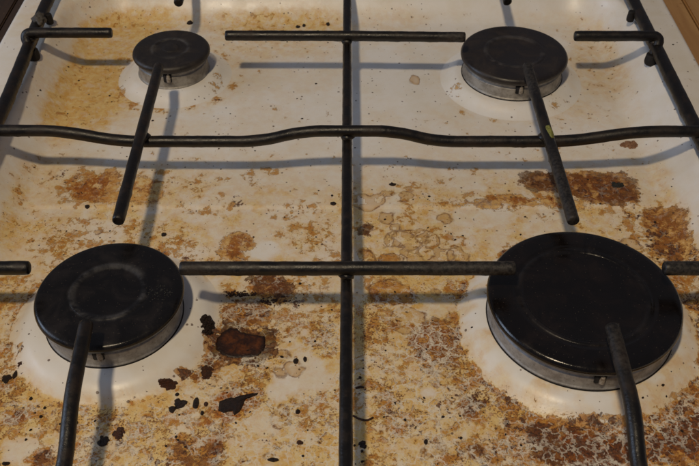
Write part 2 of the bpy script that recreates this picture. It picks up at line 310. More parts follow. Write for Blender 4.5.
# ---------------------------------------------------------------- materials
class NT:
    def __init__(self, name):
        self.m = bpy.data.materials.new(name); self.m.use_nodes = True
        self.t = self.m.node_tree; self.b = self.t.nodes['Principled BSDF']
    def n(self, typ, **kw):
        nd = self.t.nodes.new(typ)
        for k, v in kw.items(): setattr(nd, k, v)
        return nd
    def set(self, sock, v):
        if isinstance(v, bpy.types.NodeSocket): self.t.links.new(v, sock)
        elif isinstance(v, (tuple, list)) and len(v) == 3 and sock.type == 'RGBA': sock.default_value = (*v, 1)
        else: sock.default_value = v
    def math(self, op, a, b=None, c=None, clamp=False):
        nd = self.n('ShaderNodeMath', operation=op, use_clamp=clamp)
        self.set(nd.inputs[0], a)
        if b is not None: self.set(nd.inputs[1], b)
        if c is not None: self.set(nd.inputs[2], c)
        return nd.outputs[0]
    def step(self, v, e0, e1):
        nd = self.n('ShaderNodeMapRange', interpolation_type='SMOOTHSTEP')
        self.set(nd.inputs[0], v); self.set(nd.inputs[1], e0); self.set(nd.inputs[2], e1)
        nd.inputs[3].default_value = 0; nd.inputs[4].default_value = 1
        return nd.outputs[0]
    def mix(self, f, a, b, blend='MIX'):
        nd = self.n('ShaderNodeMix', data_type='RGBA', blend_type=blend)
        self.set(nd.inputs['Factor'], f); self.set(nd.inputs[6], a); self.set(nd.inputs[7], b)
        return nd.outputs[2]
    def noise(self, vec, scale, detail=5, rough=.55, dist=0.0, color=False):
        nd = self.n('ShaderNodeTexNoise'); self.set(nd.inputs['Vector'], vec)
        nd.inputs['Scale'].default_value = scale; nd.inputs['Detail'].default_value = detail
        nd.inputs['Roughness'].default_value = rough; nd.inputs['Distortion'].default_value = dist
        return nd.outputs['Color' if color else 'Fac']
    def voronoi(self, vec, scale, feature='F1', out='Distance', rand=1.0):
        nd = self.n('ShaderNodeTexVoronoi', feature=feature); self.set(nd.inputs['Vector'], vec)
        nd.inputs['Scale'].default_value = scale; nd.inputs['Randomness'].default_value = rand
        return nd.outputs[out]
    def attr(self, name):
        nd = self.n('ShaderNodeAttribute', attribute_name=name); return nd.outputs['Fac']
    def vec(self, op, a, b):
        nd = self.n('ShaderNodeVectorMath', operation=op)
        self.set(nd.inputs[0], a)
        if op == 'SCALE': self.set(nd.inputs['Scale'], b)
        else: self.set(nd.inputs[1], b)
        return nd.outputs[0]
    def coord_mm(self):
        return self.vec('SCALE', self.n('ShaderNodeTexCoord').outputs['Object'], 1000.0)
    def bump(self, h, strength, dist):
        nd = self.n('ShaderNodeBump'); self.set(nd.inputs['Height'], h)
        nd.inputs['Strength'].default_value = strength; nd.inputs['Distance'].default_value = dist
        self.t.links.new(nd.outputs[0], self.b.inputs['Normal'])
    def out(self, **kw):
        for k, v in kw.items(): self.set(self.b.inputs[k.replace('_', ' ')], v)
        return self.m

def enamel_material():
    g = NT('stained_white_enamel'); p0 = g.coord_mm()
    wv = g.vec('SUBTRACT', g.noise(p0, 0.22, 3, .6, color=True), (0.5, 0.5, 0.5))
    p = g.vec('ADD', p0, g.vec('SCALE', wv, 5.0))
    A, B, C, K, R = (g.attr(k) for k in ('wash', 'ochre', 'crust', 'crack', 'ring'))
    lo = g.noise(p0, 0.045, 4, .6)
    mid = g.noise(p, 0.14, 7, .68)
    mid2 = g.noise(g.vec('ADD', p, (91, 37, 5)), 0.19, 7, .70)
    fine = g.noise(p0, 0.9, 4, .6)
    sml = g.noise(g.vec('ADD', p, (11, 71, 5)), 0.42, 5, .68)
    def islands(density, src, lo_, hi_):
        v = g.n('ShaderNodeMapRange'); g.set(v.inputs[0], src); v.inputs[1].default_value = lo_; v.inputs[2].default_value = hi_
        return g.math('SUBTRACT', v.outputs[0], g.math('SUBTRACT', 1.0, density)), g.step(density, .04, .16)
    # bare enamel, faintly yellowed in patches
    c = g.mix(g.step(lo, .42, .68), (0.82, 0.80, 0.775), (0.78, 0.75, 0.69))
    # grease film: soft, two tones, thinned in places
    thin = g.math('MULTIPLY_ADD', g.step(mid, .34, .58), .6, .55)
    fw_ = g.math('MULTIPLY', g.math('MULTIPLY', A, thin), g.math('MULTIPLY_ADD', sml, .7, .75), clamp=True)
    film = g.mix(g.step(mid2, .36, .64), (0.77, 0.575, 0.26), (0.68, 0.39, 0.095))
    c = g.mix(fw_, c, film)
    # drying rings
    rr = g.math('ADD', R, g.math('MULTIPLY_ADD', mid2, 2.4, -1.2))
    inside = g.math('SUBTRACT', 1.0, g.step(rr, -.6, .4))
    deep = g.math('SUBTRACT', 1.0, g.step(rr, -4.5, -.2))
    c = g.mix(g.math('MULTIPLY', inside, g.math('MULTIPLY_ADD', deep, -.30, .74)), c, (0.55, 0.33, 0.115))
    line = g.math('SUBTRACT', 1.0, g.step(g.math('DIVIDE', g.math('ABSOLUTE', rr), g.math('MULTIPLY_ADD', g.step(mid, .36, .62), 1.6, .45)), .1, .75))
    c = g.mix(g.math('MULTIPLY', line, g.math('MULTIPLY_ADD', g.step(mid2, .36, .58), .7, .12)), c, (0.16, 0.055, 0.012))
    # flaky baked patches with darker rims, colour deepening with thickness
    dB, gB = islands(B, g.math('MULTIPLY_ADD', sml, .18, g.math('MULTIPLY', mid, .82)), .31, .69)
    mB = g.math('MULTIPLY', g.step(dB, -.03, .07), gB)
    colB = g.mix(g.step(dB, .0, .42), (0.60, 0.31, 0.060), (0.36, 0.135, 0.018))
    colB = g.mix(g.math('MULTIPLY', g.step(fine, .36, .68), .55), colB, (0.24, 0.075, 0.012))
    colB = g.mix(g.math('MULTIPLY', g.step(sml, .52, .70), .5), colB, film)
    c = g.mix(g.math('MULTIPLY', mB, .45), c, colB)
    c = g.mix(mB, c, g.mix(1.0, c, g.mix(g.step(dB, .0, .4), (0.92, 0.76, 0.48), (0.72, 0.46, 0.20)), 'MULTIPLY'))
    eB = g.math('MULTIPLY', g.math('SUBTRACT', 1.0, g.step(g.math('ABSOLUTE', g.math('SUBTRACT', dB, .015)), .004, .03)), gB)
    c = g.mix(g.math('MULTIPLY', eB, g.math('MULTIPLY', g.step(mid2, .40, .60), .75)), c, (0.14, 0.045, 0.010))
    # solid baked-on patches, darker at the rim
    PD, PT = g.attr('patch'), g.attr('tone')
    pd_ = g.math('ADD', PD, g.math('ADD', g.math('MULTIPLY_ADD', mid2, 17.0, -9.2), g.math('MULTIPLY_ADD', sml, 6.0, -3.0)))
    mP = g.math('MULTIPLY', g.math('SUBTRACT', 1.0, g.step(pd_, -.6, .4)), g.math('MULTIPLY_ADD', g.step(mid, .60, .48), .35, .65))
    tn = g.math('ADD', g.math('ADD', PT, .06), g.math('ADD', g.math('MULTIPLY_ADD', mid, 1.8, -.92), g.math('MULTIPLY_ADD', sml, .9, -.45)))
    rp = g.n('ShaderNodeValToRGB'); g.set(rp.inputs[0], tn)
    e0, e1 = rp.color_ramp.elements; e0.position = 0.0; e0.color = (0.94, 0.80, 0.50, 1); e1.position = 1.0; e1.color = (0.06, 0.022, 0.012, 1)
    for pos, cc in ((.3, (0.82, 0.56, 0.24)), (.55, (0.53, 0.315, 0.13)), (.78, (0.25, 0.135, 0.065))):
        el = rp.color_ramp.elements.new(pos); el.color = (*cc, 1)
    c = g.mix(mP, c, g.mix(1.0, c, rp.outputs[0], 'MULTIPLY'))
    eP = g.math('SUBTRACT', 1.0, g.step(g.math('ABSOLUTE', g.math('ADD', pd_, .25)), .1, .6))
    c = g.mix(g.math('MULTIPLY', eP, g.math('MULTIPLY_ADD', g.step(sml, .4, .58), .6, .1)), c, (0.10, 0.030, 0.007))
    # small orange scabs wherever grease dried
    dF, gF = islands(g.attr('frk'), g.math('MULTIPLY_ADD', fine, .4, g.math('MULTIPLY', sml, .6)), .30, .70)
    mF = g.math('MULTIPLY', g.step(dF, -.01, .06), gF)
    c = g.mix(g.math('MULTIPLY', mF, .8), c, g.mix(g.step(dF, .0, .16), (0.48, 0.225, 0.050), (0.21, 0.075, 0.017)))
    # fine pepper
    dP, gP = islands(g.math('MULTIPLY', g.attr('frk'), .8), fine, .27, .73)
    c = g.mix(g.math('MULTIPLY', g.math('MULTIPLY', g.step(dP, 0, .05), gP), .62), c, (0.15, 0.055, 0.016))
    # burnt crust
    dC, gC = islands(C, g.math('MULTIPLY_ADD', sml, .3, g.math('MULTIPLY', mid2, .7)), .31, .69)
    mC = g.math('MULTIPLY', g.step(dC, -.02, .05), gC)
    colC = g.mix(g.step(fine, .38, .64), (0.16, 0.048, 0.012), (0.050, 0.017, 0.007))
    colC = g.mix(g.step(dC, .16, .5), colC, (0.026, 0.010, 0.006))
    c = g.mix(g.math('MULTIPLY', mC, .93), c, colC)
    # crazing: pale enamel shows along the cracks
    pv = g.vec('ADD', p0, g.vec('SCALE', wv, 10.0))
    k1 = g.voronoi(pv, 0.13, 'DISTANCE_TO_EDGE')
    k2 = g.voronoi(g.vec('ADD', pv, (40, 9, 0)), 0.38, 'DISTANCE_TO_EDGE')
    crk = g.math('MAXIMUM', g.math('MULTIPLY', g.math('SUBTRACT', 1.0, g.step(k1, .02, .10)), g.step(g.math('MULTIPLY_ADD', K, .20, mid2), .53, .61)), g.math('MULTIPLY', g.math('SUBTRACT', 1.0, g.math('MULTIPLY_ADD', g.step(k2, .03, .17), .55, .45)), g.math('MULTIPLY', g.step(g.math('MULTIPLY_ADD', K, .20, mid), .61, .69), g.step(K, .55, .85))))
    crk = g.math('MULTIPLY', crk, K)
    c = g.mix(g.math('MULTIPLY', crk, .9), c, (0.78, 0.70, 0.57))
    # specks of soot
    pd = g.vec('ADD', p0, g.vec('SCALE', wv, 1.2))
    vn = g.n('ShaderNodeTexVoronoi'); g.set(vn.inputs['Vector'], pd); vn.inputs['Scale'].default_value = .34
    rc = g.n('ShaderNodeSeparateColor'); g.set(rc.inputs[0], vn.outputs['Color'])
    rad = g.math('MULTIPLY_ADD', g.math('POWER', rc.outputs[1], 3.0), .2, .07)
    d1 = g.math('MULTIPLY', g.math('LESS_THAN', g.math('ADD', vn.outputs['Distance'], g.math('MULTIPLY_ADD', fine, .2, -.1)), rad), g.math('GREATER_THAN', rc.outputs[0], g.math('MULTIPLY_ADD', g.step(lo, .35, .65), .35, .55)))
    c = g.mix(g.math('MULTIPLY', d1, .78), c, (0.085, 0.036, 0.016))
    soil = g.math('MAXIMUM', g.math('MULTIPLY', fw_, .5), g.math('MAXIMUM', g.math('MAXIMUM', mB, mC), mP))
    rough = g.math('MULTIPLY_ADD', soil, .22, g.math('MULTIPLY_ADD', lo, .3, .20))
    h = g.math('ADD', g.math('MULTIPLY', mB, .4), g.math('ADD', g.math('MULTIPLY', mC, .8), g.math('MULTIPLY', g.math('MULTIPLY', fine, soil), 1.0)))
    h = g.math('ADD', h, g.math('ADD', g.math('MULTIPLY', lo, .5), g.math('MULTIPLY', d1, .6)))
    h = g.math('ADD', h, g.math('MULTIPLY', mF, .3))
    g.bump(h, .6, .0006)
    return g.out(Base_Color=c, Roughness=rough, Specular_IOR_Level=.5)

def rod_material():
    g = NT('blackened_steel_rod'); p = g.coord_mm()
    a = g.noise(p, .11, 6, .65); b = g.noise(p, .6, 5, .6); f = g.noise(p, 1.8, 3, .6)
    c = g.mix(g.step(a, .46, .66), (0.0055, 0.0042, 0.0035), (0.016, 0.009, 0.0055))
    c = g.mix(g.math('MULTIPLY', g.step(b, .58, .74), .5), c, (0.032, 0.016, 0.008))
    ash = g.attr('ash')
    c = g.mix(g.math('MULTIPLY', ash, g.math('MULTIPLY', g.step(b, .38, .62), .8)), c, (0.050, 0.043, 0.037))
    r = g.math('MULTIPLY_ADD', g.step(a, .35, .65), .22, .30)
    r = g.math('ADD', r, g.math('MULTIPLY', ash, .18))
    g.bump(g.math('ADD', g.math('MULTIPLY', b, .7), g.math('MULTIPLY', f, .25)), .38, .0006)
    return g.out(Base_Color=c, Roughness=r)

def cap_material(name, base, worn, worn_amt, rough, ring_r, dust):
    g = NT(name); p = g.coord_mm()
    a = g.noise(p, .07, 6, .62, .6); b = g.noise(p, .35, 6, .68); f = g.noise(p, 1.6, 4, .6)
    sep = g.n('ShaderNodeSeparateXYZ'); g.set(sep.inputs[0], p)
    rr = g.math('SQRT', g.math('ADD', g.math('POWER', sep.outputs[0], 2.0), g.math('POWER', sep.outputs[1], 2.0)))
    near = g.math('SUBTRACT', 1.0, g.step(g.math('ABSOLUTE', g.math('SUBTRACT', rr, ring_r)), .4, 3.0))
    c = g.mix(g.step(a, .42, .68), base, worn)
    dm = g.math('MULTIPLY', g.math('MULTIPLY', near, g.math('MULTIPLY_ADD', b, .9, .1)), g.math('MULTIPLY', g.step(a, .38, .62), dust), clamp=True)
    spot = g.math('MULTIPLY', g.math('MULTIPLY', g.step(b, .60, .76), g.step(a, .50, .62)), worn_amt)
    c = g.mix(dm, c, (0.17, 0.165, 0.165))
    c = g.mix(spot, c, (0.14, 0.115, 0.09))
    sp = g.voronoi(p, .45)
    c = g.mix(g.math('MULTIPLY', g.math('LESS_THAN', sp, .10), .35), c, (0.13, 0.10, 0.075))
    r = g.math('ADD', g.math('MULTIPLY_ADD', g.step(a, .35, .7), .22, rough), g.math('MULTIPLY', g.math('MAXIMUM', dm, spot), .3))
    g.bump(g.math('ADD', g.math('MULTIPLY', b, .5), g.math('MULTIPLY', f, .2)), .28, .0006)
    return g.out(Base_Color=c, Roughness=r)

def metal_material(name, c0, c1, rough, metallic=.9):
    g = NT(name); p = g.coord_mm()
    so = g.noise(p, .07, 5, .6); a = g.noise(p, .2, 6, .65); b = g.noise(p, .9, 4, .6)
    c = g.mix(g.step(a, .4, .66), c0, c1)
    c = g.mix(g.math('MULTIPLY', g.step(b, .58, .74), .6), c, (0.07, 0.045, 0.025))
    c = g.mix(g.math('MULTIPLY', g.step(so, .46, .64), .4), c, (0.10, 0.08, 0.062))
    g.bump(b, .3, .0005)
    return g.out(Base_Color=c, Roughness=g.math('MULTIPLY_ADD', b, .3, rough), Metallic=metallic)

def plain(name, c0, c1, scale, rough, bumpd=.0005, spec=.4):
    g = NT(name); p = g.coord_mm()
    a = g.noise(p, scale, 7, .65); b = g.noise(p, scale*4, 4, .6)
    c = g.mix(g.step(g.math('MULTIPLY_ADD', b, .35, g.math('MULTIPLY', a, .65)), .38, .64), c0, c1)
    g.bump(b, .6, bumpd)
    return g.out(Base_Color=c, Roughness=rough, Specular_IOR_Level=spec)

def wood_material(name, c0, c1, c2):
    g = NT(name); p = g.coord_mm()
    q = g.vec('MULTIPLY', p, (.5, .045, .5))
    a = g.noise(q, .16, 7, .65, .8); b = g.noise(p, .35, 5, .6); k = g.noise(p, .05, 4, .6)
    c = g.mix(g.step(a, .36, .64), c0, c1)
    c = g.mix(g.math('MULTIPLY', g.step(b, .60, .72), g.step(k, .45, .6)), c, c2)
    g.bump(a, .3, .0006)
    return g.out(Base_Color=c, Roughness=.55)

M = dict(
    enamel=enamel_material(), rod=rod_material(),
    cap_big=cap_material('black_enamel_cap', (0.0045, 0.0033, 0.003), (0.009, 0.0052, 0.004), .12, .13, 33.0, .07),
    cap_mid=cap_material('black_enamel_cap_ash', (0.005, 0.0042, 0.0042), (0.012, 0.009, 0.008), .6, .17, 18.6, .46),
    cap_rear=cap_material('sooty_enamel_cap', (0.016, 0.0125, 0.012), (0.030, 0.022, 0.018), .5, .32, 20.0, .35),
    cap_small=cap_material('sooty_small_cap', (0.017, 0.0135, 0.012), (0.030, 0.022, 0.017), .35, .36, 12.5, .40),
    ring=metal_material('dull_burner_aluminium', (0.40, 0.38, 0.35), (0.27, 0.25, 0.225), .40, .5),
    ring_front=metal_material('grey_burner_casting', (0.38, 0.375, 0.375), (0.27, 0.26, 0.255), .40, .5),
    dark=plain('shade_and_rubber_black', (0.006, 0.005, 0.005), (0.012, 0.009, 0.008), .5, .7),  # rubber feet, gap bands, and painted shade under crowns and in notches
    ceramic=plain('ceramic_white', (0.42, 0.38, 0.33), (0.16, 0.12, 0.085), .8, .4),
    char=plain('charred_flake', (0.006, 0.004, 0.003), (0.034, 0.014, 0.007), .9, .42, .0012, .35),
    brown=plain('baked_brown_flake', (0.085, 0.027, 0.008), (0.024, 0.009, 0.005), .9, .45, .0012),
    redbrown=plain('dry_red_brown_flake', (0.36, 0.19, 0.10), (0.17, 0.07, 0.03), .5, .6, .0012),
    greyflake=plain('grey_char', (0.035, 0.034, 0.028), (0.010, 0.009, 0.008), .8, .7, .0008),
    grease=plain('grey_grease', (0.11, 0.095, 0.075), (0.045, 0.035, 0.027), .6, .5, .001),
    herb=plain('yellow_green_herb', (0.30, 0.29, 0.07), (0.11, 0.11, 0.025), .8, .5),
    wood=wood_material('orange_brown_board', (0.50, 0.29, 0.115), (0.40, 0.215, 0.08), (0.24, 0.10, 0.032)),
    shade_wood=wood_material('shaded_brown_board', (0.050, 0.027, 0.014), (0.030, 0.017, 0.010), (0.12, 0.07, 0.035)),  # brown wood with the shade beside the stove put into its tones
)
g = NT('baked_syrup_spill'); p = g.coord_mm()
a = g.noise(p, .16, 6, .65, .5); b = g.noise(p, .7, 5, .6)
c = g.mix(g.step(a, .40, .64), (0.030, 0.009, 0.004), (0.12, 0.034, 0.006))
c = g.mix(g.math('MULTIPLY', g.step(b, .5, .7), .5), c, (0.014, 0.006, 0.004))
c = g.mix(g.math('MULTIPLY', g.step(g.math('ADD', g.attr('rim'), g.math('MULTIPLY_ADD', b, .8, -.4)), .3, .9), .85), c, (0.013, 0.005, 0.003))
g.bump(g.math('ADD', a, g.math('MULTIPLY', b, .5)), .6, .0009)
M['spill'] = g.out(Base_Color=c, Roughness=.42)

# ---------------------------------------------------------------- cooktop: pressed enamel panel
XL, XR, YB, YF = -250.8, 242.0, 318.0, -212.0           # outer edges
WL, WR, WB, WF = -190.0, 182.0, 262.0, -166.0           # floor of the well
RIM = 23.5
def well_d(x, y):
    rc = 18.0                                                    # rounded corners of the well
    dx = np.maximum(np.maximum(WL+rc-x, x-(WR-rc)), 0); dy = np.maximum(np.maximum(y-(WB-rc), WF+rc-y), 0)
    h = np.hypot(dx, dy)
    w = 30.0+0.0*h                                               # concave walls curving up to the rim
    return h-rc, w
def panel_z(x, y):
    dd, w = well_d(x, y)
    t = np.clip(dd/w, 0, 1)
    z = RIM*np.where(t < .8, 1.136*t**1.9, 1-(1-t)**2*(1-1.136*.8**1.9)/.04)
    z = z+1.0*smooth(48.6, 50.6, y)*(1-smooth(0, 8, dd))        # pressed crease across the floor
    e = np.minimum(np.minimum(x-XL, XR-x), np.minimum(YB-y, y-YF))
    z = z-3.0*(1-np.sqrt(np.clip(1-(1-np.clip(e/3.0, 0, 1))**2, 0, 1)))   # rolled outer edge
    z = z+(fbm(x/60, y/60, 5, 2)-.5)*.5
    return z
BURN = dict(FL=(-122.2, -43.3), FR=(118.9, -45.6), RR=(115.8, 188.8), RL=(-126.0, 193.2))
SKIRT = dict(FL=55.0, FR=63.0, RR=55.0, RL=45.0)

hob = empty('cooktop', (-4, 50, 0))
tag(hob, 'white enamel gas hob covered in baked brown grease stains', 'stove')
inv = Vector((4, -50, 0))
def stain_attrs(x, y, clean=1.0):
    A = field(WASH, x, y, 21, 9, .9); B = field(OCHRE, x, y, 31, 9); C_ = field(CRUST, x, y, 41, 7); K = field(CRACK, x, y, 51, 8)
    inw = 1-smooth(13.0, 20.0, well_d(x, y)[0]+(fbm(x/9, y/9, 66, 3)-.5)*5)      # food boils over inside the well only
    n1 = fbm(x/15, y/15, 61, 4); n2 = fbm(x/24, y/24, 62, 4); n3 = fbm(x/10, y/10, 63, 4)
    mid_ = smooth(115, 45, y); front = smooth(20, -60, y)
    B = np.maximum(B, ((.10+.05*mid_)+(.12+.16*mid_+.14*front)*smooth(.46, .64, n1))*inw)
    A = np.maximum(A, ((.09+.36*mid_+.34*front)+(.12+.20*mid_+.22*front)*smooth(.40, .60, n2))*inw)
    C_ = np.maximum(C_, front*.36*smooth(.57, .67, n3)*inw)
    K = np.maximum(K, .25+.65*front*smooth(.42, .56, n3))
    # grime collects along the foot of each collar
    for k, (cx, cy) in BURN.items():
        am = dict(FL=.62, FR=.75, RR=.28, RL=.45)[k]
        dr = np.hypot(x-cx, y-cy)-SKIRT[k]
        w = np.exp(-np.clip(dr, 0, 50)/(5.0+5.0*n1))*am*(.45+.9*smooth(.38, .62, n3))
        B = np.maximum(B, w*.85*inw); A = np.maximum(A, w*inw); C_ = np.maximum(C_, (w*.62-.06)*inw)
    fr = np.clip(.10+.16*mid_*smooth(.44, .62, n2)+.20*front*smooth(.38, .6, n1)+.22*field(OCHRE, x, y, 31, 9)*mid_, 0, .5)*inw
    A = A*(.25+.75*inw)+.06*(1-inw); B = B*inw+.10*(1-inw); C_ = C_*inw; K = K*inw
    for bx, by, rx, ry, am in CLEAN:                                  # wiped or never soiled
        q = np.hypot((x-bx)/rx, (y-by)/ry)+(fbm(x/9, y/9, 97, 4)-.5)*1.6
        m = 1-am*(1-smooth(.55, 1.15, q)); A = A*m; B = B*m; fr = fr*m; C_ = C_*m
    return A, B, C_, K, fr
def build_panel():
    nx, ny = 440, 460
    xs = np.concatenate([[XL], np.linspace(XL+.6, WL-34, 24), np.linspace(WL-33.5, WL+3, 34), np.linspace(WL+4.2, WR-4.2, nx-2-116), np.linspace(WR-3, WR+33.5, 34), np.linspace(WR+34, XR-.6, 24), [XR]]); ys = np.concatenate([[YF], np.linspace(YF+.6, YB-.6, ny-2), [YB]])
    X, Y = np.meshgrid(xs, ys); Z = panel_z(X, Y)
    x, y, z = X.ravel(), Y.ravel(), Z.ravel()
    PD, PT = patch_fields(x, y)
    A, B, C_, K, FR_ = stain_attrs(x, y); R = ring_sdf(x, y)
    V = np.stack([x+4, y-50, z], 1)
    i = np.arange(nx-1)[None, :]+np.arange(ny-1)[:, None]*nx
    F = np.stack([i, i+1, i+nx+1, i+nx], -1).reshape(-1, 4)
    # outer skirt
    loop = [k for k in range(nx)]+[k*nx+nx-1 for k in range(1, ny)]+[(ny-1)*nx+k for k in range(nx-2, -1, -1)]+[k*nx for k in range(ny-2, 0, -1)]
    base = len(V); low = V[loop].copy(); low[:, 2] = -38
    V = np.vstack([V, low]); n = len(loop)
    sk = [(loop[k], base+k, base+(k+1) % n, loop[(k+1) % n]) for k in range(n)]
    F = F.tolist()+sk+[tuple(range(base+n-1, base-1, -1))]
    pad = lambda a, v=0.0: np.concatenate([a, np.full(n, v)])
    return mesh_obj('enamel_panel', V, F, M['enamel'], hob, True, dict(wash=pad(A, .1), ochre=pad(B), crust=pad(C_), crack=pad(K), ring=pad(R, 20.0), patch=pad(PD, 20.0), tone=pad(PT), frk=pad(FR_)))
build_panel()

PED_SPOT = {   # spills that reached the raised collars (x, y, rx, ry, amount)
    'FL': ([(-80, -78, 5, 4, .8), (-69, -55, 7, 10, .7), (-100, -95, 12, 3, .5), (-168, -62, 3, 3, .6)], .10),
    'FR': ([(80, -20, 10, 26, .45), (118, -108, 60, 5, .62), (180, -80, 10, 20, .5), (172, -20, 10, 20, .5)], .48),
    'RR': ([(70, 170, 10, 14, .3), (150, 150, 14, 10, .35)], .14),
    'RL': ([(-158, 158, 12, 5, .6), (-165, 172, 6, 14, .5), (-95, 180, 8, 12, .4)], .10)}
def build_collar(k):
    cx, cy = BURN[k]; R = SKIRT[k]; h = 7.6 if k == 'FR' else 7.0
    prof = [(R-22, h-.1), (R-17.5, h), (R-15, h-.35), (R-12.5, h-1.3), (R-9.0, h-2.9), (R-5.0, h-4.9), (R-2.4, h-6.2), (R-.8, .25), (R+1.2, -.5)]
    if k in ('RL', 'RR'): prof = [(R-19, h-.1), (R-16, h-.1), (R-14.2, h-.6), (R-12, h-2.0), (R-9, h-4.1), (R-6, h-5.5), (R-3, h-6.5), (R-.3, .15), (R+1.6, -.5)]
    else: prof = [(R-22, h-.2), (R-17, h), (R-12.5, h-.35), (R-9.5, h-1.3), (R-6.8, h-3.0), (R-4.6, h-4.9), (R-2.6, h-6.1), (R-.8, .25), (R+1.2, -.5)]
    prof = [(R*0.2, h-.2), (R*.35, h-.2), (R-26, h-.2)]+prof
    fine = [prof[0]]
    for a, b in zip(prof, prof[1:]):
        m = max(1, int(math.hypot(b[0]-a[0], b[1]-a[1])/1.6))
        for q in range(1, m+1): fine.append((a[0]+(b[0]-a[0])*q/m, a[1]+(b[1]-a[1])*q/m))
    V, F = lathe(fine, 200); V = np.array(V)
    V[:, 0] += cx; V[:, 1] += cy
    x, y = V[:, 0], V[:, 1]; r = np.hypot(x-cx, y-cy)
    A, B, C_, K, FR_ = stain_attrs(x, y)
    edge = np.maximum(smooth(R-2.0, R-.4, r+(fbm(x/4, y/4, 81, 3)-.5)*2.4), .45*smooth(R-9, R, r+(fbm(x/6, y/6, 82, 3)-.5)*9))          # grime creeps up the foot of the collar
    spots, film = PED_SPOT[k]
    sB = field(spots, x, y, 91, 2.5, .5)
    A2 = np.maximum(film*smooth(.40, .66, fbm(x/12, y/12, 83, 3)), A*edge); B2 = np.maximum(sB, B*edge); C2 = np.maximum(C_*edge, np.where(sB > .55, sB-.12, 0)); K2 = K*edge
    V[:, 0] += 4; V[:, 1] -= 50
    # close the underside so the collar is a solid pressing
    o = mesh_obj('burner_collar', V, F, M['enamel'], hob, True, dict(wash=A2, ochre=B2, crust=C2, crack=K2, ring=np.full(len(x), 20.0), patch=np.full(len(x), 20.0), tone=np.zeros(len(x)), frk=FR_*edge+.05))
for k in ('FL', 'FR', 'RR', 'RL'): build_collar(k)

# ---------------------------------------------------------------- burners
def lug(w, d, h, bev=.5):
    bm = bmesh.new(); bmesh.ops.create_cube(bm, size=1)
    for v in bm.verts: v.co = Vector((v.co.x*w, v.co.y*d, v.co.z*h))
    bmesh.ops.bevel(bm, geom=bm.edges[:], offset=bev, segments=2, affect='EDGES')
    V = [tuple(v.co) for v in bm.verts]; bm.verts.index_update()
    F = [tuple(v.index for v in f.verts) for f in bm.faces]; bm.free(); return V, F
def burner(k, rc, rr, zt, zb, groove, capm, ringm, label):
    cx, cy = BURN[k]
    t = empty('gas_burner', (cx, cy, zb)); tag(t, label, 'burner', 'gas burners of the hob')
    H = zt-zb                                                       # cap top above the collar
    kind = groove
    e = 5.2                                                          # cap thickness
    if kind == 'double':
        inner = [(0, H-1.0), (30.5, H-1.0), (31.6, H-.2), (33.0, H-.1), (34.0, H-.7), (35.2, H-.55), (36.4, H-.05), (rc-4, H-.1)]
    elif kind == 'dish':
        inner = [(0, H-.7), (15.8, H-.8), (17.6, H-.1), (19.3, H+.15), (20.4, H-.35), (22, H-.1), (rc-4, H-.3)]
    elif kind == 'rear':
        inner = [(0, H-.6), (17.5, H-.7), (18.8, H+.1), (20.6, H+.2), (21.6, H-.3), (23, H-.15), (rc-4, H-.4)]
    else:
        inner = [(0, H+.6), (4.8, H+.5), (6.4, H-.5), (11.2, H-.6), (12.4, H+.1), (13.4, H+.1), (14.2, H-.3), (rc-3, H-.4)]
    edge = [(rc-1.5, H-.75), (rc-.4, H-1.9), (rc, H-3.2), (rc-.5, H-e+.4), (rc-1.6, H-e-.5), (rr-3, H-e-.7), (0, H-e-.7)]
    V, F = lathe(round_profile(inner+edge, .8, 3), 128)
    cap = mesh_obj('burner_cap', V, F, M[capm], t)
    zc = H-e-.9
    # crown: stepped casting under the cap
    pr = [(0, zc+.2), (rr-4.0, zc+.2), (rr-1.0, zc), (rr-.9, zc-2.8), (rr, zc-3.6), (rr+.1, 1.4), (rr+.9, .7), (rr+.9, .1), (0, .1)]
    V, F = lathe(round_profile(pr, .4, 2), 128)
    crown = mesh_obj('burner_crown', V, F, M[ringm], t)
    # dark band in the gap between cap and crown
    V, F = lathe([(rr-3.0, H-e-.65), (rr-1.6, H-e-.7), (rr-1.6, zc+.05), (rr-3.0, zc+.1)], 96)
    mesh_obj('flame_gap', V, F, M['dark'], crown)
    V, F = lathe([(rr+.6, .4), (rr+1.2, .25), (rr+1.5, -.1), (rr+.6, -.15)], 96)
    mesh_obj('crown_foot_shade', V, F, M['dark'], crown)  # black ring drawn for the shadow line under the crown
    # igniter at the front of the crown; dark block gives the notch its shade
    V, F = lug(5.6, 2.2, zc*.55); V = [(x, y-rr+.15, z+zc-zc*.275) for x, y, z in V]
    n = mesh_obj('notch_shade', V, F, M['dark'], crown)
    V, F = lathe(round_profile([(0, zc-.6), (1.5, zc-.6), (1.7, zc-2.6), (1.9, zc-2.8), (1.9, zc*.5), (0, zc*.5)], .3, 2), 20)
    V = [(x*.8+.8, y*.8-rr-.5, z) for x, y, z in V]
    ig = mesh_obj('igniter', V, F, M['ceramic'], t)
    V, F = lathe([(0, zc+.35), (.55, zc+.35), (.55, zc-.8), (0, zc-.8)], 10)
    V = [(x+.8, y-rr-.5, z) for x, y, z in V]
    mesh_obj('spark_pin', V, F, M['ring'], ig)
    return t
burner('FL', 37.7, 34.2, 25.0, 7.0, 'dish', 'cap_mid', 'ring_front', 'medium front gas burner with ash ring on its black cap, beside the dark spill')
burner('FR', 49.0, 46.4, 25.0, 7.8, 'double', 'cap_big', 'ring_front', 'largest gas burner, with wide glossy black cap')
burner('RR', 37.5, 34.4, 25.0, 7.0, 'rear', 'cap_rear', 'ring', 'medium rear gas burner with dull sooty cap and pale aluminium crown')
burner('RL', 27.3, 24.4, 25.0, 6.6, 'small', 'cap_small', 'ring', 'smallest gas burner, with sooty cap and central boss')

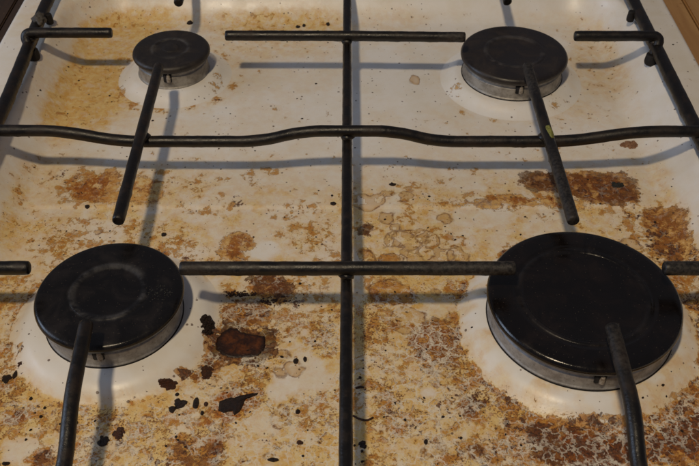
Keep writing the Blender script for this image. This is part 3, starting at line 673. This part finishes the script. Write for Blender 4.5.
# ---------------------------------------------------------------- pan grate
grate = empty('pan_grate', (-4, 50, 0)); tag(grate, 'blackened steel pan grate resting over all four burners', 'grate')
gseed = [0.0]
def rod(name, pts, r, ash=None, rad=9.0, ecc=1.0, step=2.4, label=None):
    gseed[0] += 7.3
    path = smooth_path(pts, step, rad)
    V, F = tube(path, r*.95, 16, ecc, .15, gseed[0])
    V = np.array(V)
    at = np.zeros(len(V))
    if ash:
        for ax, ay, ar, am in ash: at = np.maximum(at, am*(1-smooth(ar*.4, ar, np.hypot(V[:, 0]-ax, V[:, 1]-ay))))
    V[:, 0] += 4; V[:, 1] -= 50
    return mesh_obj(name, V, F, M['rod'], grate, True, dict(ash=at))
ZT = 39.0                                                            # axis height of the cooking plane
GL, GR = -217.5, 212.0
rod('centre_rod', [(-1.6, -196, 32.2), (-1.4, 0, 32.2), (-1.8, 296, 32.2)], 3.15)
zl = 31.2
rod('cross_bar', [(GL, 75, ZT), (-172, 75, ZT), (-139, 74.6, zl), (-54, 74.6, zl), (-27, 74.6, ZT), (26, 74.6, ZT), (52, 74.6, zl), (133, 74.6, zl), (171, 74.6, ZT-.4), (GR, 74.6, ZT-.4)], 3.75, rad=16)
rod('side_bar', [(-217.0, -196, 31.5), (-217.2, 100, 31.5), (-225.0, 230, 31.5), (-226.5, 296, 31.5)], 4.6, rad=40)
rod('side_bar', [(212.5, -196, 31.5), (211.8, 90, 31.5), (212.0, 296, 31.5)], 4.6)
rod('end_bar', [(-226, 296, 31.0), (213, 296, 31.0)], 4.0)
rod('end_bar', [(-217, -196, 31.0), (214, -196, 31.0)], 4.0)
# bars between neighbouring burners, ends reach over the caps
rod('finger', [(-85.5, 185.6, ZT), (0, 185.2, ZT), (79.5, 183.4, ZT)], 3.75, [(80, 184, 26, .75)])
rod('finger', [(-84.6, -41.3, ZT), (0, -41.3, ZT), (82.6, -41.2, ZT)], 3.75, [(-80, -41, 40, .55), (70, -41, 60, .85)])
# long bars running over the cross bar from the rear burner to the front one
rod('finger', [(-125.0, 147.5, ZT-.4), (-122.4, -6.0, ZT-.4)], 3.5, [(-124, 130, 60, .25)])
rod('finger', [(116.6, 147.5, ZT-.4), (118.4, -6.0, ZT-.4)], 3.6, [(117, 140, 40, .7), (118, 10, 60, .7)])
# outer fingers: over the side bar, then down as legs
zs = float(panel_z(np.array([-221.0]), np.array([186.0]))[0])
for (x0, xf, yf, zt) in ((-164.2, -225.5, 189.3, ZT), (154.6, 214.5, 185.0, ZT), (-159.6, -219.5, -41.0, ZT), (156.6, 214.5, -41.2, ZT)):
    xl = xf+(5.0 if xf < 0 else -5.0); yl = yf-7.0
    zb = float(panel_z(np.array([xl]), np.array([yl]))[0])
    o = rod('finger', [(x0, yf, zt), (xf, yf, zt), (xl, yl, zb+5.0)], 3.8, [(156, -41, 50, .8)] if x0 > 150 and yf < 0 else None, rad=8)
    V, F = lathe(round_profile([(0, 6.5), (4.4, 6.5), (5.0, 1.0), (4.6, -1.2), (0, -1.2)], .8, 3), 20)
    V = [(x+xl+4, y+yl-50, z+zb) for x, y, z in V]
    mesh_obj('rubber_foot', V, F, M['dark'], o)
# small feet under the side bars
for x, y in ((-219.5, 227), (206.5, 231), (-212.0, -120), (207.0, -120)):
    V, F = lathe(round_profile([(0, 33), (2.5, 33), (2.6, 30), (2.9, 28), (2.7, 25), (0, 25)], .8, 3), 18)
    mesh_obj('bumper', [(a+x+4, b+y-50, c_) for a, b, c_ in V], F, M['dark'], grate)
# fingers from the front and rear end bars
rod('finger', [(-123.2, -77.5, ZT), (-120.2, -122, ZT), (-118.0, -150, 30), (-117.5, -196, 30.5)], 3.6, None, rad=14)
rod('finger', [(122.4, -79.5, ZT), (121.5, -127, ZT), (119.5, -152, 30), (119.0, -196, 30.5)], 3.7, [(122, -88, 34, .6)], rad=14)
rod('finger', [(-124.6, 231.5, ZT), (-123.5, 266, ZT), (-123, 296, 31)], 3.5, None, rad=14)
rod('finger', [(115.2, 233.5, ZT), (114.8, 266, ZT), (114.5, 296, 31)], 3.5, None, rad=14)

def weld(x, y, z, rx, ry, rz, seed):
    bm = bmesh.new(); bmesh.ops.create_icosphere(bm, subdivisions=2, radius=1)
    V = []
    for v in bm.verts:
        k = 1+mnoise.noise(v.co*1.8+Vector((seed, 0, 0)))*.3
        V.append((v.co.x*rx*k+x+4, v.co.y*ry*k+y-50, v.co.z*rz*k+z))
    bm.verts.index_update(); F = [tuple(v.index for v in f.verts) for f in bm.faces]; bm.free()
    mesh_obj('weld', V, F, M['rod'], grate, True, dict(ash=np.zeros(len(V))))
for q, (x, y, z) in enumerate(((-1.6, 185.3, 35.6), (-1.4, -41.3, 35.6), (-1.5, 74.6, 35.6), (-123.7, 74.6, 34.9), (117.4, 74.6, 34.9))):
    weld(x, y, z, 4.3, 4.6, 2.6, q*4.1)
for q, (x, y) in enumerate(((-223.0, 189.3), (212.0, 185.0), (-217.2, 75), (211.9, 74.6))):
    weld(x, y, 34.8, 5.2, 5.0, 3.0, 30+q*3.3)

# ---------------------------------------------------------------- burnt food
def hob_z(x, y):
    z = float(panel_z(np.array([float(x)]), np.array([float(y)]))[0])
    for k, (cx, cy) in BURN.items():
        R = SKIRT[k]; h = 7.6 if k == 'FR' else 7.0; r = math.hypot(x-cx, y-cy)
        if r < R+1:
            if k in ('RL', 'RR'): z = max(z, float(np.interp(r, [0, R-16, R-14.2, R-12, R-9, R-6, R-3, R-.3, R+1.6], [h-.1, h-.1, h-.6, h-2, h-4.1, h-5.5, h-6.5, .15, -.5])))
            else: z = max(z, float(np.interp(r, [0, R-17, R-12.5, R-9.5, R-6.8, R-4.6, R-2.6, R-.8, R+1.2], [h-.2, h, h-.35, h-1.3, h-3, h-4.9, h-6.1, .25, -.5])))
    return z
def slab(outline, thick, seed, dome=.5, inset=.25, drape=True):
    """irregular flake: outline (mm) on the hob, inner ring raised, hugging the surface"""
    P = [Vector((x, y)) for x, y in outline]; n = len(P)
    c = sum(P, Vector((0, 0)))/n
    V = []; F = []
    rows = [(1.0, -0.15), (1.0, .3), (1-inset*.5, .8), (1-inset*1.6, .9+dome*.4), (.45, .8+dome), (.2, .9+dome*.6)]
    for s, hz in rows:
        for i, q in enumerate(P):
            w = c+(q-c)*s
            jit = mnoise.noise(Vector((w.x*.6, w.y*.6, seed)))*.9*s
            V.append((w.x, w.y, hob_z(w.x, w.y)+thick*(hz+(jit if hz > 0 else 0))))
    V.append((c.x, c.y, hob_z(c.x, c.y)+thick*(1+dome)))
    for k in range(len(rows)-1):
        for i in range(n):
            j = (i+1) % n; F.append((k*n+i, k*n+j, (k+1)*n+j, (k+1)*n+i))
    b = (len(rows)-1)*n
    for i in range(n): F.append((b+i, b+(i+1) % n, len(V)-1))
    F.append(tuple(range(n-1, -1, -1)))
    return V, F
def orient(poly):
    a = sum(p[0]*q[1]-q[0]*p[1] for p, q in zip(poly, poly[1:]+poly[:1]))
    return poly if a > 0 else poly[::-1]
def subdiv(poly, amp, seed, n=3):
    out = []
    for i, (p, q) in enumerate(zip(poly, poly[1:]+poly[:1])):
        for k in range(n):
            t = k/n; x = p[0]+(q[0]-p[0])*t; y = p[1]+(q[1]-p[1])*t
            out.append((x+mnoise.noise(Vector((x*.5, y*.5, seed)))*amp, y+mnoise.noise(Vector((x*.5, y*.5, seed+9)))*amp))
    return out
def place(name, outline, thick, mat, label, cat, group=None, seed=1.0, dome=.5, inset=.25):
    outline = orient(outline)
    c = np.mean(outline, axis=0); z0 = hob_z(*c)
    V, F = slab(outline, thick, seed, dome, inset); n_ = len(outline)
    rim = np.concatenate([np.full(n_, v_) for v_ in (1, 1, .85, .35, 0, 0)]+[[0.0]])
    V = [(x-c[0], y-c[1], z-z0) for x, y, z in V]
    o = mesh_obj(name, V, F, M[mat], None, True, dict(rim=rim)); o.location = Vector((c[0], c[1], z0))*S
    return tag(o, label, cat, group)
place('dried_spill', subdiv(chaikin([(_c[0]+(a_-_c[0])*.94, _c[1]+(b_-_c[1])*.94) for a_, b_ in SPILL], 1), 1.1, 3, 2), .3, 'spill', 'large glossy dark red-brown baked spill right of the front burner with ash ring', 'spill', seed=2, dome=.15, inset=.2)
place('burnt_leaf', subdiv(LEAF, .35, 5), .9, 'char', 'black curled burnt leaf with a thin pointed tail', 'burnt leaf', seed=4, dome=.5)
LBL = {
 'cl1': ('char', 'small charred flake, rearmost of the cluster left of the burnt leaf'),
 'cl2': ('char', 'largest charred flake of the cluster left of the burnt leaf'),
 'cl3': ('char', 'leftmost charred flake of the cluster left of the burnt leaf'),
 'cl4': ('char', 'tall upright charred flake in the cluster left of the burnt leaf'),
 'cl5': ('char', 'small charred flake at the front of the cluster left of the burnt leaf'),
 'cl6': ('brown', 'brown flake between the charred cluster and the burnt leaf'),
 'lf1': ('char', 'wide black flake at the left picture edge beside the front burner collar'),
 'lf2': ('char', 'narrow upright black flake touching the wide one at left picture edge'),
 'lf3': ('char', 'leftmost of three small black crumbs left of the front finger rod'),
 'lf4': ('char', 'lowest of three black crumbs left of the front finger rod'),
 'lf5': ('char', 'tiny black crumb nearest the collar, left of the front finger rod'),
 'lf6': ('char', 'slim black flake just right of the front finger rod at the bottom'),
 'lf7': ('char', 'black flake in the bottom left corner'),
 'm1': ('char', 'round black crumb right of the large baked spill'),
 'm2': ('char', 'upright black crumb right beside the round one near the centre rod'),
 'm3': ('char', 'black crumb alone between the burnt leaf and the centre rod'),
 'm4': ('brown', 'red-brown flake near the bottom, left of the centre rod'),
 'm5': ('char', 'long black crumb at the bottom edge left of the centre rod'),
 'm6': ('char', 'oval black crumb lying in the centre rod shadow at the bottom'),
 'm7': ('char', 'black crumb at the bottom right of the centre rod shadow'),
 'rr': ('redbrown', 'red-brown papery flake just in front of the right end of the cross bar'),
 'b1': ('char', 'right one of two touching black crumbs behind the rear bar'),
 'b2': ('char', 'left one of two touching black crumbs behind the rear bar'),
 'b3': ('char', 'black crumb behind the rear bar, next to the centre rod'),
 'b4': ('char', 'thin black crumb behind the smallest burner'),
 'h1': ('char', 'long dark crumb right of the centre rod, in front of the cross bar'),
 'c1': ('char', 'dark crumb touching the left side of the centre rod, behind the front bar'),
 'k1': ('char', 'flat black crumb at the front of the orange patch left of a finger rod'),
 'k2': ('char', 'black crumb behind the right shoulder of the ash-ringed burner cap'),
}
for q, (key, x, y, rx, ry) in enumerate(FLAKES):
    if key in ('rr', 'cl2', 'lf1', 'm6'): continue
    rx *= .76; ry *= .76
    m, lab = LBL[key]; R_ = random.Random(q*13+5)
    n = 11 if rx > 3 else 9
    pts = []
    for i in range(n):
        a_ = 2*math.pi*i/n+R_.uniform(-.15, .15); s = R_.uniform(.86, 1.12)
        pts.append((x+rx*s*math.cos(a_), y+ry*s*math.sin(a_)))
    if rx > 1.6: pts = subdiv(pts, min(.8, .28*min(rx, ry)), q*1.7, 3)
    big = max(rx, ry)
    place('burnt_flake' if big > 2.6 else 'burnt_crumb', pts, .7, m, lab, 'flake' if big > 2.6 else 'crumb', 'burnt scraps on the hob', seed=q*3.1, dome=.5)
# crumbly crusts: heaps of little baked grains stuck together
def grain(V, F, x, y, z, r, R_, el=.75, hk=.8):
    n = 6; b = len(V); ph = R_.random()*6.3
    for s_, hz in ((1.0, -.15), (1.05, .35), (.55, .8)):
        for i in range(n):
            k = s_*R_.uniform(.75, 1.2); dx, dy = r*k*math.cos(2*math.pi*i/n), r*k*el*math.sin(2*math.pi*i/n)
            V.append((x+dx*math.cos(ph)-dy*math.sin(ph), y+dx*math.sin(ph)+dy*math.cos(ph), z+hz*r*hk))
    for ring in (0, 1):
        for i in range(n):
            j = (i+1) % n; F.append((b+ring*n+i, b+ring*n+j, b+(ring+1)*n+j, b+(ring+1)*n+i))
    F.append(tuple(b+2*n+i for i in range(n)))
def crust(x, y, rx, ry, m, lab, n, size, seed):
    R_ = random.Random(seed); V = []; F = []; z0 = hob_z(x, y); rx *= .72; ry *= .72
    pts = [(x+rx*.95*R_.uniform(.7, 1.1)*math.cos(2*math.pi*i/12), y+ry*.95*R_.uniform(.7, 1.1)*math.sin(2*math.pi*i/12)) for i in range(12)]
    if rx < 6.5: V, F = slab(subdiv(pts, .8, seed, 3), .45, seed, .3)
    while n > 0:
        a_ = R_.random()*6.283; q_ = math.sqrt(R_.random())
        gx, gy = x+rx*q_*math.cos(a_), y+ry*q_*math.sin(a_)
        if mnoise.noise(Vector((gx*.3, gy*.3, seed))) < -.18: n -= .2; continue
        grain(V, F, gx, gy, hob_z(gx, gy), size*R_.uniform(.7, 1.7), R_, .8, .5); n -= 1
    o = mesh_obj('burnt_crust', [(a-x, b-y, c_-z0) for a, b, c_ in V], F, M[m], None, False); o.location = Vector((x, y, z0))*S
    tag(o, lab, 'crust', 'burnt scraps on the hob')
for q, cc in enumerate((
    (-89.0, -84.0, 6.6, 3.2, 'brown', 'brown crust stuck on the white collar in front of the ash-ringed burner', 90, .7),
    (-74.0, -47.5, 4.6, 8.0, 'char', 'black bubbly crust on the white collar right of the ash-ringed burner', 90, .9),
    (-165.5, -71.5, 1.5, 1.5, 'brown', 'tiny brown spot on the left of the ash-ringed burner collar', 8, .6),
    (-71.5, -75.5, 4.0, 5.5, 'brown', 'brown crumbly crust between the ash-ringed burner collar and the large spill', 36, .8),
    (-114.9, -116.0, 2.8, 3.4, 'char', 'dark charred lump in the shadow of the front left finger rod', 30, .9),
    (-108.2, -112.2, 3.4, 4.4, 'brown', 'round brown crust beside the shadow of the front left finger rod', 30, .8),
    (166.3, 70.4, 5.0, 3.4, 'greyflake', 'dark grey charred scab on the brown patch behind the largest burner', 30, .8),
    (-60.5, -21.5, 14.0, 3.2, 'brown', 'line of dark crumbly crust behind the large baked spill under the front bar', 80, .5),
    (-40.0, -27.0, 11.5, 5.0, 'brown', 'patch of brown grains behind the right half of the large spill', 60, .5),
    (183.8, 111.5, 8.6, 4.4, 'redbrown', 'red-brown papery flake just in front of the right end of the cross bar', 60, 1.1),
    (-82.5, -95.0, 3.9, 3.0, 'char', 'largest charred flake of the cluster left of the burnt leaf', 44, .9),
    (-169.5, -79.5, 3.2, 2.8, 'char', 'wide black flake at the left picture edge beside the front burner collar', 34, .9),
    (6.3, -118.2, 1.7, 2.3, 'char', 'oval black crumb lying in the centre rod shadow at the bottom', 22, .8),
    (-158.5, -26.0, 3.0, 5.0, 'char', 'black crust behind the left side of the ash-ringed burner', 14, .8))):
    crust(*cc, seed=q*5+3)

# dried strands lying by the centre rod, grains baked on a cap
def strand(pts, r, label):
    c_ = Vector((pts[0][0], pts[0][1], 0)); path = smooth_path([(x-c_.x, y-c_.y, r*.6) for x, y in pts], 1.0, 3.0)
    V, F = tube(path, r, 7, 1.0, .12, 3.3, r*.6)
    o = mesh_obj('dried_strand', V, F, M['brown']); o.location = Vector((c_.x, c_.y, hob_z(c_.x, c_.y)))*S
    tag(o, label, 'strand', 'burnt scraps on the hob')
strand([(1.5, -102.0), (5.0, -104.4), (8.8, -104.9), (11.4, -103.0)], .55, 'thin curved brown strand crossing the centre rod shadow')
strand([(3.0, -85.8), (5.6, -84.8), (7.0, -85.6)], .55, 'short brown strand by the centre rod, behind the longer one')
R_ = random.Random(9); V = []; F = []
for i in range(70):
    a_ = R_.random()*6.283; q_ = math.sqrt(R_.random())
    grain(V, F, 7.0*q_*math.cos(a_), 5.5*q_*math.sin(a_), 0, R_.uniform(.18, .5), R_, .8, .6)
o = mesh_obj('baked_grains', V, F, M['greyflake'], None, False); o.location = Vector((-96.5, -44.5, 24.75))*S
tag(o, 'patch of small grey grains baked on the cap with the ash ring', 'grains', kind='stuff')

# scrap of herb and clump of grease on the grate
def lump(name, loc, dims, rotz, mat, label, cat, rough=.3, seed=0, tilt=0.0):
    bm = bmesh.new(); bmesh.ops.create_icosphere(bm, subdivisions=3, radius=1)
    for v in bm.verts:
        k = 1+mnoise.noise(v.co*1.6+Vector((seed, 0, 0)))*rough+mnoise.noise(v.co*4+Vector((0, seed, 0)))*rough*.5
        v.co = Vector((v.co.x*dims[0]*k, v.co.y*dims[1]*k, v.co.z*dims[2]*k))
    V = [tuple(v.co) for v in bm.verts]; bm.verts.index_update()
    F = [tuple(v.index for v in f.verts) for f in bm.faces]; bm.free()
    o = mesh_obj(name, V, F, M[mat]); o.location = Vector(loc)*S; o.rotation_euler = (tilt, 0, rotz)
    return tag(o, label, cat)
lump('herb_scrap', (118.2, 70.0, 41.5), (1.9, 7.0, 1.2), .05, 'herb', 'yellow-green herb scrap stuck on the finger rod over the cross bar', 'herb', .35, 3)
lump('grease_clump', (-222.0, 214.5, 35.5), (4.6, 7.0, 3.4), .3, 'grease', 'grey clump of dried grease on the left side bar', 'grease', .55, 8)

# uncountable small crumbs
def crumbs():
    V = []; F = []
    R_ = random.Random(5)
    spots = [(x, y, R_.uniform(.5, .95)) for x, y in SPECKS]
    while len(spots) < 620:
        x = R_.uniform(WL, WR); y = R_.uniform(-140, WB)
        w = .25+.75*(y < 60)
        d_ = min(math.hypot(x-cx, y-cy)-SKIRT[k] for k, (cx, cy) in BURN.items())
        if d_ < 0: w *= .12
        if R_.random() > w: continue
        spots.append((x, y, min(.95, .16+R_.expovariate(6.5))))
    for x, y, r in spots:
        z = hob_z(x, y); n = 6; b = len(V); ph = R_.random()*6.3; el = R_.uniform(.55, 1.0)
        for ring, (s, hz) in enumerate(((1.0, -.1), (1.0, .35), (.55, .75))):
            for i in range(n):
                a_ = ph+2*math.pi*i/n; k = s*R_.uniform(.75, 1.2)
                dx, dy = r*k*math.cos(2*math.pi*i/n), r*k*el*math.sin(2*math.pi*i/n)
                V.append((x+dx*math.cos(ph)-dy*math.sin(ph), y+dx*math.sin(ph)+dy*math.cos(ph), z+hz*r*.8))
        for ring in (0, 1):
            for i in range(n):
                j = (i+1) % n; F.append((b+ring*n+i, b+ring*n+j, b+(ring+1)*n+j, b+(ring+1)*n+i))
        F.append(tuple(b+2*n+i for i in range(n)))
    o = mesh_obj('burnt_crumbs', V, F, M['char'], None, False)
    tag(o, 'fine black burnt crumbs scattered over the whole hob', 'crumbs', kind='stuff')
crumbs()

# ---------------------------------------------------------------- what stands beside the stove
def board(name, x0, x1, y0, y1, z0, z1, mat, parent, rot=0.0):
    V, F = lug(x1-x0, y1-y0, z1-z0, 1.2)
    o = mesh_obj(name, V, F, M[mat], parent, False)
    o.location = Vector(((x0+x1)/2, (y0+y1)/2, (z0+z1)/2))*S; o.rotation_euler = (0, 0, rot)
    return o
wt = empty('worktop', (0, 0, 0)); tag(wt, 'orange-brown wooden worktop right of the stove', None, kind='structure')
board('board', 244.5, 275.2, -300, 420, -28, -2, 'wood', wt)
board('board', 276.8, 340, -300, 420, -28, -2.4, 'wood', wt)
board('board', 341.5, 410, -300, 420, -28, -2.2, 'wood', wt)
wl = empty('cabinet', (0, 0, 0)); tag(wl, 'shade-darkened brown counter left of the stove', None, kind='structure')
board('board', -300, -253.5, -300, 420, -60, -34, 'shade_wood', wl)
board('board', -380, -301.5, -300, 420, -60, -34.5, 'shade_wood', wl)
